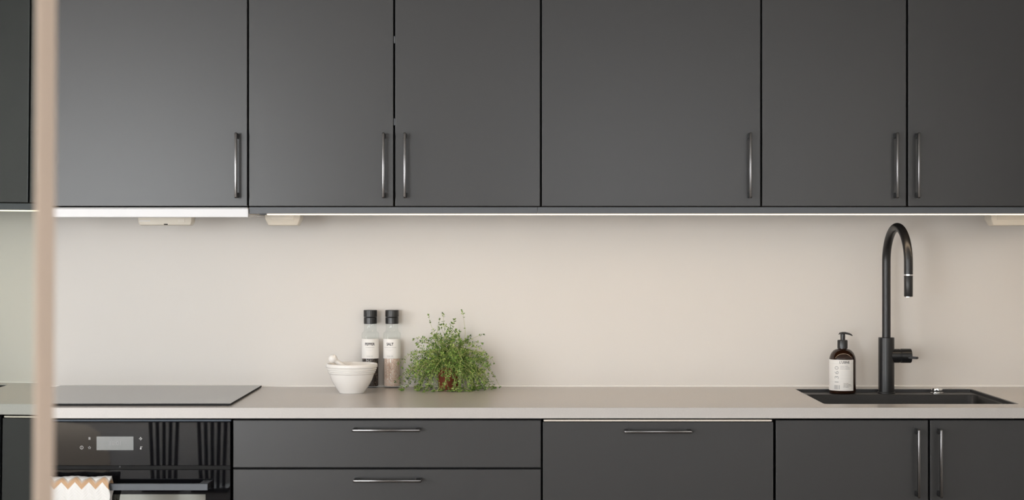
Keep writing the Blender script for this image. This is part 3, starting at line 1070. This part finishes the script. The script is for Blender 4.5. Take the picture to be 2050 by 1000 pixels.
soap_text("L'USINE", 0.0098, 1680.6, 723.2, M_ink, 0.014, sxk=0.90)
soap_text('1360', 0.0172, 1675.6, 766.0, M_inkg, 0.004, rot=True, sp=1.25)
for k, s in enumerate(('HAND WASH', 'SAVON LIQUIDE', 'POUR LES MAINS')):
    soap_text(s, 0.0037, 1682.4, 730.6 + k * 2.9, M_inkg, 0.012, sxk=0.98)
for k, s in enumerate(('OLIVE, LIN', 'LILAS ET JASMIN', 'ALOE VERA DOUX', 'ET VANILLE')):
    soap_text(s, 0.0031, 1688.6, 765.0 + k * 2.4, M_ink, 0.0, sxk=0.98)
bm = bmesh.new()
for py_, x0_, x1_ in ((726.0, 1662, 1707), (761.5, 1662, 1707)) + tuple((741.5 + k * 2.3, 1683, 1705.5) for k in range(8)) + ((776, 1688, 1702), (778, 1688, 1704)):
    ns = 14
    aa, ab = A_(x0_), A_(x1_)
    hh = 0.00016
    prev = None
    for k in range(ns + 1):
        a = aa + (ab - aa) * k / ns
        z = ZL + H(py_)
        cur = (bm.verts.new((sx + TR * math.sin(a), sy - TR * math.cos(a), z - hh)), bm.verts.new((sx + TR * math.sin(a), sy - TR * math.cos(a), z + hh)))
        if prev:
            bm.faces.new((prev[0], cur[0], cur[1], prev[1]))
        prev = cur
obj('printed_lines', bm, M_inkl, lab)
bm = bmesh.new()
rnd = random.Random(2)
x = 0.0
while x < 0.0165:
    wd = rnd.choice((0.0004, 0.0006, 0.0009, 0.0012))
    if not (0.0105 < x < 0.0118):
        quad2(bm, x, x + wd, 0, 0.0118)
    x += wd + rnd.choice((0.0003, 0.0005, 0.0007))
obj('barcode', wrap(bm, sx, sy, ZL + H(776.6), TR, A_(1671.0), False), M_inkg, lab)

# ------------------------------------------------------------------ salt and pepper mills
MY = 5.042
ms = MY / F


def mill(name, cat_label, cx_px, word, sub, grain, fill_px, lab_px):
    x = PX(cx_px, MY)
    Hh = lambda py: PZ(py, MY) - ZT
    t = thing(name, cat_label, 'spice grinder', (x, MY, ZT), 'spice grinders')
    R_ = 17.3 * ms
    n_ = 12.2 * ms
    shell = [(0.0, 0.0), (R_ - 0.002, 0.0), (R_, 0.002), (R_, Hh(667.5)), (R_ - 0.0012, Hh(665)), (n_ + 0.0025, Hh(663.2)), (n_, Hh(661)), (n_ - 0.0003, Hh(652)), (n_, Hh(646))]
    obj('glass_bottle', lathe(shell, x, MY, ZT, 64), M_glass, t, smooth=True, auto=40)
    ri = R_ - 0.0022
    obj('contents', lathe([(0.0, 0.005), (ri - 0.001, 0.005), (ri, 0.0065), (ri, Hh(fill_px)), (ri * 0.5, Hh(fill_px) + 0.0015), (0.0, Hh(fill_px) + 0.002)], x, MY, ZT, 48), grain, t, smooth=True, auto=40)
    # ribbed cap in two rings
    for nm, z0, z1, rc in (('grinder_ring', Hh(647.4), Hh(634.4), 13.2), ('cap', Hh(633.6), Hh(620.0), 13.5)):
        bm = bmesh.new()
        rc *= ms
        rings = []
        nn = 96
        for z, q in ((z0, 0.96), (z0 + 0.0008, 1.0), (z1 - 0.0012, 1.0), (z1, 0.955)):
            ring = []
            for k in range(nn):
                a = 2 * PI * k / nn
                rr = rc * q * (1.0 - (0.022 if (k % 4) in (2, 3) else 0.0) * (1 if nm == 'cap' else 0.35))
                ring.append((x + rr * math.cos(a), MY + rr * math.sin(a), ZT + z))
            rings.append(ring)
        obj(nm, loft(rings, bm), M_blackpl, t, smooth=True, auto=25)
    # label
    LRr = R_ + 0.0003
    bm = bmesh.new()
    aa, ab = math.radians(-80) - math.atan2(x, MY), math.radians(80) - math.atan2(x, MY)
    vv = []
    for k in range(41):
        a = aa + (ab - aa) * k / 40
        vv.append((bm.verts.new((x + LRr * math.sin(a), MY - LRr * math.cos(a), ZT + Hh(716.2))), bm.verts.new((x + LRr * math.sin(a), MY - LRr * math.cos(a), ZT + Hh(677.2)))))
    for a, b in zip(vv, vv[1:]):
        bm.faces.new((a[0], b[0], b[1], a[1]))
    l = obj('label', bm, M_paper, t, smooth=True)
    Rt = R_ + 0.0006
    a0 = math.asin((lab_px - cx_px) / 17.3) - math.atan2(x, MY)

    def put(s, size, py, m, bold=0.0, k=1.0):
        b = text_bm(s, size, bold, 'CENTER')
        for v in b.verts:
            v.co.x *= k
        obj('lettering', wrap(b, x, MY, ZT + Hh(py), Rt, a0, False), m, l)
    put(word, 0.0108, 687.6, M_ink, 0.028, 0.88)
    put(sub, 0.0033, 694.0, M_inkg, 0.01, 0.95)
    put('blend with pepper and herbs', 0.0024, 698.6, M_inkl, 0.0, 0.8)
    put('for grinding', 0.0024, 700.6, M_inkl, 0.0, 0.8)
    put('Nicolas Vahé', 0.0038, 711.2, M_inkg, 0.01, 0.95)
    return t


mill('pepper_grinder', 'glass grinder of dark peppercorns labelled PEPPER behind the white mortar', 741.4, 'PEPPER', 'THE MIXED BLEND', M_pepper, 690, 740.2)
mill('salt_grinder', 'glass grinder of pink salt labelled SALT beside the potted thyme', 784.8, 'SALT', 'FINE ROCK SALT, CRUSHED', M_salt, 700, 780.6)

# ------------------------------------------------------------------ mortar and pestle
BY = 4.864
bx = PX(704.2, BY)
bs = BY / F
G = lambda py: PZ(py, BY) - ZT
t = thing('mortar', 'white ceramic mortar bowl with ridged rim in front of the pepper grinder', 'mortar', (bx, BY, ZT))
zt = 0.0835
P_ = [(0.0, 0.0), (24.6, 0.0), (25.6, 0.0012), (26.2, 0.004), (29.5, 0.0105), (35.6, 0.024), (40.6, 0.037), (43.6, 0.049), (44.3, 0.0535), (44.8, 0.0548)]
for k in range(3):
    z = 0.0552 + k * 0.0052
    b0 = 45.3 + k * 1.5
    P_ += [(b0, z), (b0 + 1.5, z + 0.0014), (b0 + 1.8, z + 0.0026), (b0 + 1.4, z + 0.0040), (b0 + 0.4, z + 0.0048)]
P_ += [(49.4, 0.0712), (51.2, 0.0726), (51.8, 0.0755), (51.6, 0.0805), (50.6, 0.0826), (49.2, zt), (47.6, 0.083), (46.6, 0.080), (43.5, 0.066), (40.5, 0.049), (34, 0.029), (22, 0.015), (0.0, 0.011)]
obj('bowl', lathe([(a * bs, z) for a, z in P_], bx, BY, ZT, 72), M_ceram, t, smooth=True, auto=55)
pb = Vector((PX(666.8, BY), BY - 0.006, PZ(717.2, BY)))
t = thing('pestle', 'white pestle with a ball end leaning inside the mortar bowl', 'pestle', (bx, BY, ZT + 0.013))
dirv = (Vector((bx + 0.032, BY + 0.010, ZT + 0.034)) - pb)
ln = dirv.length
dirv.normalize()
pr = []
for k in range(1, 12):
    a = PI * k / 14
    pr.append((pb + dirv * (-0.0128 * math.cos(a)), 0.0128 * math.sin(a)))
pr = [(pb - dirv * 0.0128, 0.0006)] + pr
pr += [(pb + dirv * 0.016, 0.0072), (pb + dirv * 0.03, 0.0078), (pb + dirv * 0.055, 0.0095), (pb + dirv * (ln - 0.018), 0.0125), (pb + dirv * (ln - 0.004), 0.0150), (pb + dirv * (ln + 0.004), 0.0125), (pb + dirv * (ln + 0.0075), 0.004)]
obj('shaft', tube([p for p, _ in pr], [q for _, q in pr], 32), M_ceram, t, smooth=True, auto=60)

# ------------------------------------------------------------------ potted thyme
QX, QY = PX(897, 4.985), 4.985
t = thing('potted_thyme', 'bushy green thyme plant trailing from a small terracotta pot', 'plant', (QX, QY, ZT))
pz = 0.066
obj('pot', lathe([(0.0, 0.0), (0.0265, 0.0), (0.0275, 0.0012), (0.0325, 0.05), (0.0345, 0.0505), (0.0355, 0.052), (0.0362, pz), (0.0332, pz), (0.031, 0.058), (0.0, 0.058)], QX, QY, ZT, 48), M_terra, t, smooth=True, auto=35)
obj('soil', lathe([(0.0, 0.0605), (0.02, 0.0605), (0.0312, 0.0585), (0.0, 0.0583)], QX, QY, ZT, 32), M_soil, t, smooth=True)
rnd = random.Random(11)
stems = bmesh.new()
lv, lf = [], []


def add_leaf(p, d, n_, L, W):
    d = d.normalized()
    s = d.cross(n_)
    if s.length < 1e-4:
        s = Vector((1, 0, 0))
    s.normalize()
    up = s.cross(d)
    b = len(lv)
    mid = p + d * L * 0.5 - up * L * 0.06
    tipp = p + d * L - up * L * 0.14
    q1 = p + d * L * 0.28
    q2 = p + d * L * 0.66
    for v in (p, q1 + s * W * 0.42 + up * W * 0.12, q2 + s * W * 0.46 + up * W * 0.1, tipp, q2 - s * W * 0.46 + up * W * 0.1, q1 - s * W * 0.42 + up * W * 0.12, mid):
        lv.append(tuple(v))
    lf.extend([(b, b + 1, b + 6), (b + 1, b + 2, b + 6), (b + 2, b + 3, b + 6), (b + 3, b + 4, b + 6), (b + 4, b + 5, b + 6), (b + 5, b, b + 6)])


def confine(p):
    p.y = min(p.y, YW - 0.006)
    p.z = max(p.z, ZT + 0.0045)
    # keep out of the pot
    d = Vector((p.x - QX, p.y - QY))
    if p.z < ZT + pz and d.length < 0.040:
        d = d.normalized() * 0.040
        p.x, p.y = QX + d.x, QY + d.y
    # keep clear of the salt grinder
    mx = PX(784.8, MY)
    d = Vector((p.x - mx, p.y - MY))
    if d.length < 0.031:
        d = d.normalized() * 0.031
        p.x, p.y = mx + d.x, MY + d.y
    p.y = min(p.y, YW - 0.004)
    return p


def grow(az, elev, length, droop, leafL, dens=1.0, thick=0.00072):
    p = Vector((QX + rnd.uniform(-0.022, 0.022), QY + rnd.uniform(-0.02, 0.02), ZT + 0.060))
    d = Vector((math.cos(az) * math.cos(elev), math.sin(az) * math.cos(elev), math.sin(elev)))
    step = 0.0055
    nst = int(length / step)
    pts = [p.copy()]
    curl = Vector((rnd.gauss(0, 1), rnd.gauss(0, 1), rnd.gauss(0, 0.6))) * 0.03
    for i in range(nst):
        f = i / nst
        d = d + Vector((0, 0, -droop * (0.35 + f))) + curl + Vector((rnd.gauss(0, 0.075), rnd.gauss(0, 0.075), rnd.gauss(0, 0.075)))
        d.normalize()
        p = confine(p + d * step) if i > 2 else p + d * step
        pts.append(p.copy())
        if i > 3 and rnd.random() < dens * (0.55 + 0.45 * f):
            side = d.cross(Vector((rnd.gauss(0, 1), rnd.gauss(0, 1), rnd.gauss(0, 1)))).normalized()
            for sgn in (-1, 1):
                ld = (side * sgn + d * rnd.uniform(0.25, 0.8) + Vector((0, 0, 0.25))).normalized()
                L = leafL * rnd.uniform(0.6, 1.15) * (1.0 - 0.25 * f)
                nn = (Vector((0, 0, 1)) + Vector((rnd.gauss(0, 0.5), rnd.gauss(0, 0.5), rnd.gauss(0, 0.3))) - Vector((0, 0.5, 0)))
                add_leaf(confine(p.copy()), ld, nn, L, L * rnd.uniform(0.42, 0.6))
                if rnd.random() < 0.30:
                    L2 = L * 0.6
                    add_leaf(p.copy(), (ld + Vector((rnd.gauss(0, 0.5), rnd.gauss(0, 0.5), rnd.gauss(0, 0.5)))), nn, L2, L2 * 0.5)
    # tip tuft
    for k in range(5):
        dd = d + Vector((rnd.gauss(0, 0.6), rnd.gauss(0, 0.6), rnd.gauss(0, 0.6)))
        add_leaf(pts[-1].copy(), dd, Vector((rnd.gauss(0, 1), -0.5, 1)), leafL * rnd.uniform(0.5, 0.9), leafL * 0.35)
    m = len(pts)
    tube(pts, [thick * (1.0 - 0.55 * i / m) for i in range(m)], 5, stems, caps=True)


for i in range(125):     # the arching dome
    grow(rnd.uniform(0, 2 * PI), rnd.uniform(0.35, 1.3), rnd.uniform(0.085, 0.15), rnd.uniform(0.05, 0.13), 0.0098, 0.85)
for i in range(22):      # upright crown, leaning a little to the left
    grow(rnd.uniform(1.9, 4.4), rnd.uniform(1.15, 1.5), rnd.uniform(0.09, 0.150), rnd.uniform(0.0, 0.028), 0.0098, 0.85)
for i in range(7):       # a few thin tips standing out at the top
    grow(rnd.uniform(0.5, 5.5), rnd.uniform(1.25, 1.5), rnd.uniform(0.15, 0.185), rnd.uniform(0.0, 0.02), 0.0095, 0.5)
for i in range(40):      # long trailers to the left and right
    az = rnd.choice((rnd.gauss(PI, 0.45), rnd.gauss(0.0, 0.5)))
    grow(az, rnd.uniform(0.2, 1.0), rnd.uniform(0.13, 0.205), rnd.uniform(0.08, 0.16), 0.0098, 0.7)
for i in range(46):      # front trailers falling over the pot's right-hand side
    grow(rnd.uniform(-1.35, -0.2), rnd.uniform(0.2, 0.95), rnd.uniform(0.10, 0.175), rnd.uniform(0.12, 0.20), 0.0092, 0.8)
for i in range(12):      # front left
    grow(rnd.uniform(-2.95, -2.45), rnd.uniform(0.2, 0.9), rnd.uniform(0.10, 0.165), rnd.uniform(0.12, 0.20), 0.0092, 0.8)
for i in range(13):      # long pale stems, almost bare, arching over the front
    grow(rnd.uniform(-2.7, -0.3), rnd.uniform(0.45, 1.15), rnd.uniform(0.12, 0.20), rnd.uniform(0.08, 0.15), 0.0085, 0.16, 0.0009)
so = obj('stems', stems, M_stem, t, smooth=True)
so['kind'] = 'stuff'
lv = [(x, min(y, YW - 0.001), max(z, ZT + 0.001)) for x, y, z in lv]
me = bpy.data.meshes.new('leaves')
me.from_pydata([(x - QX, y - QY, z - ZT) for x, y, z in lv], [], lf)
me.materials.append(M_leaf)
me.polygons.foreach_set('use_smooth', [True] * len(me.polygons))
lo = bpy.data.objects.new('leaves', me)
C.objects.link(lo)
lo.parent = t
lo['kind'] = 'stuff'

# ------------------------------------------------------------------ mirrored door in the foreground
th = 0.005
t = thing('mirrored_door', 'tall mirrored door with a beige frame close by at the left', 'mirror door', (-0.3125 - th * E, 0.29, 0.0))
bx_, by_ = t.location.x, t.location.y
y0, y1, ys = -0.6, 1.181, 1.1315
ft = 0.034
zt_ = 2.2
obj('stile', B((bx_ - ft, bx_ + 0.0012, ys, y1, 0.012, zt_)), M_post, t, bevel=0.004, segs=3)
obj('stile', B((bx_ - ft, bx_ + 0.0012, y0, y0 + 0.05, 0.012, zt_)), M_post, t, bevel=0.004, segs=3)
obj('rail', B((bx_ - ft, bx_ + 0.0012, y0 + 0.05, ys, 0.012, 0.08)), M_post, t, bevel=0.003)
obj('rail', B((bx_ - ft, bx_ + 0.0012, y0 + 0.05, ys, zt_ - 0.06, zt_)), M_post, t, bevel=0.003)
obj('mirror_pane', B((bx_ - 0.006, bx_, y0 + 0.049, ys + 0.001, 0.079, zt_ - 0.059)), M_mirror, t)
obj('back_board', B((bx_ - ft + 0.004, bx_ - 0.007, y0 + 0.049, ys + 0.001, 0.079, zt_ - 0.059)), M_room, t)
t.rotation_euler = (0, math.atan(th), 0)

# ------------------------------------------------------------------ furniture behind the camera, seen in the oven glass
edge = [(-3.35, -3.80), (-3.05, -3.55), (-2.86, -3.1), (-2.70, -2.55), (-2.54, -2.0), (-2.41, -1.5), (-2.33, -1.1), (-2.32, -0.7), (-2.45, -0.3), (-2.75, -0.1), (-4.2, -0.1), (-4.4, -0.4), (-4.4, -3.6), (-4.2, -3.80)]
rg = obj('area_rug', loft([[(x, y, z) for x, y in edge] for z in (0.0, 0.012)]), M_rug)
tag(rg, 'large pale taupe area rug on the floor behind the camera', 'rug')
o_ = Vector((-1.72, -0.55, 0.0))
t = thing('dining_table', 'black dining table on slatted pedestals behind the camera', 'table', o_)
obj('table_top', B((o_.x - 0.55, o_.x + 0.55, o_.y - 0.38, o_.y + 0.38, 0.715, 0.74)), M_chair, t, bevel=0.006)
for (px_, py_) in ((-1.87, -0.42), (-1.605, -0.40)):
    pd = obj('pedestal', B((px_ - 0.10, px_ + 0.10, py_ - 0.10, py_ + 0.10, 0.0, 0.02)), M_chair, t, bevel=0.004)
    for k in range(5):
        x = -0.075 + 0.0375 * k
        obj('slat', tube([(px_ + x * 0.8, py_, 0.02), (px_ + x * 1.15, py_, 0.715)], 0.0105, 12), M_chair, pd, smooth=True, auto=50)
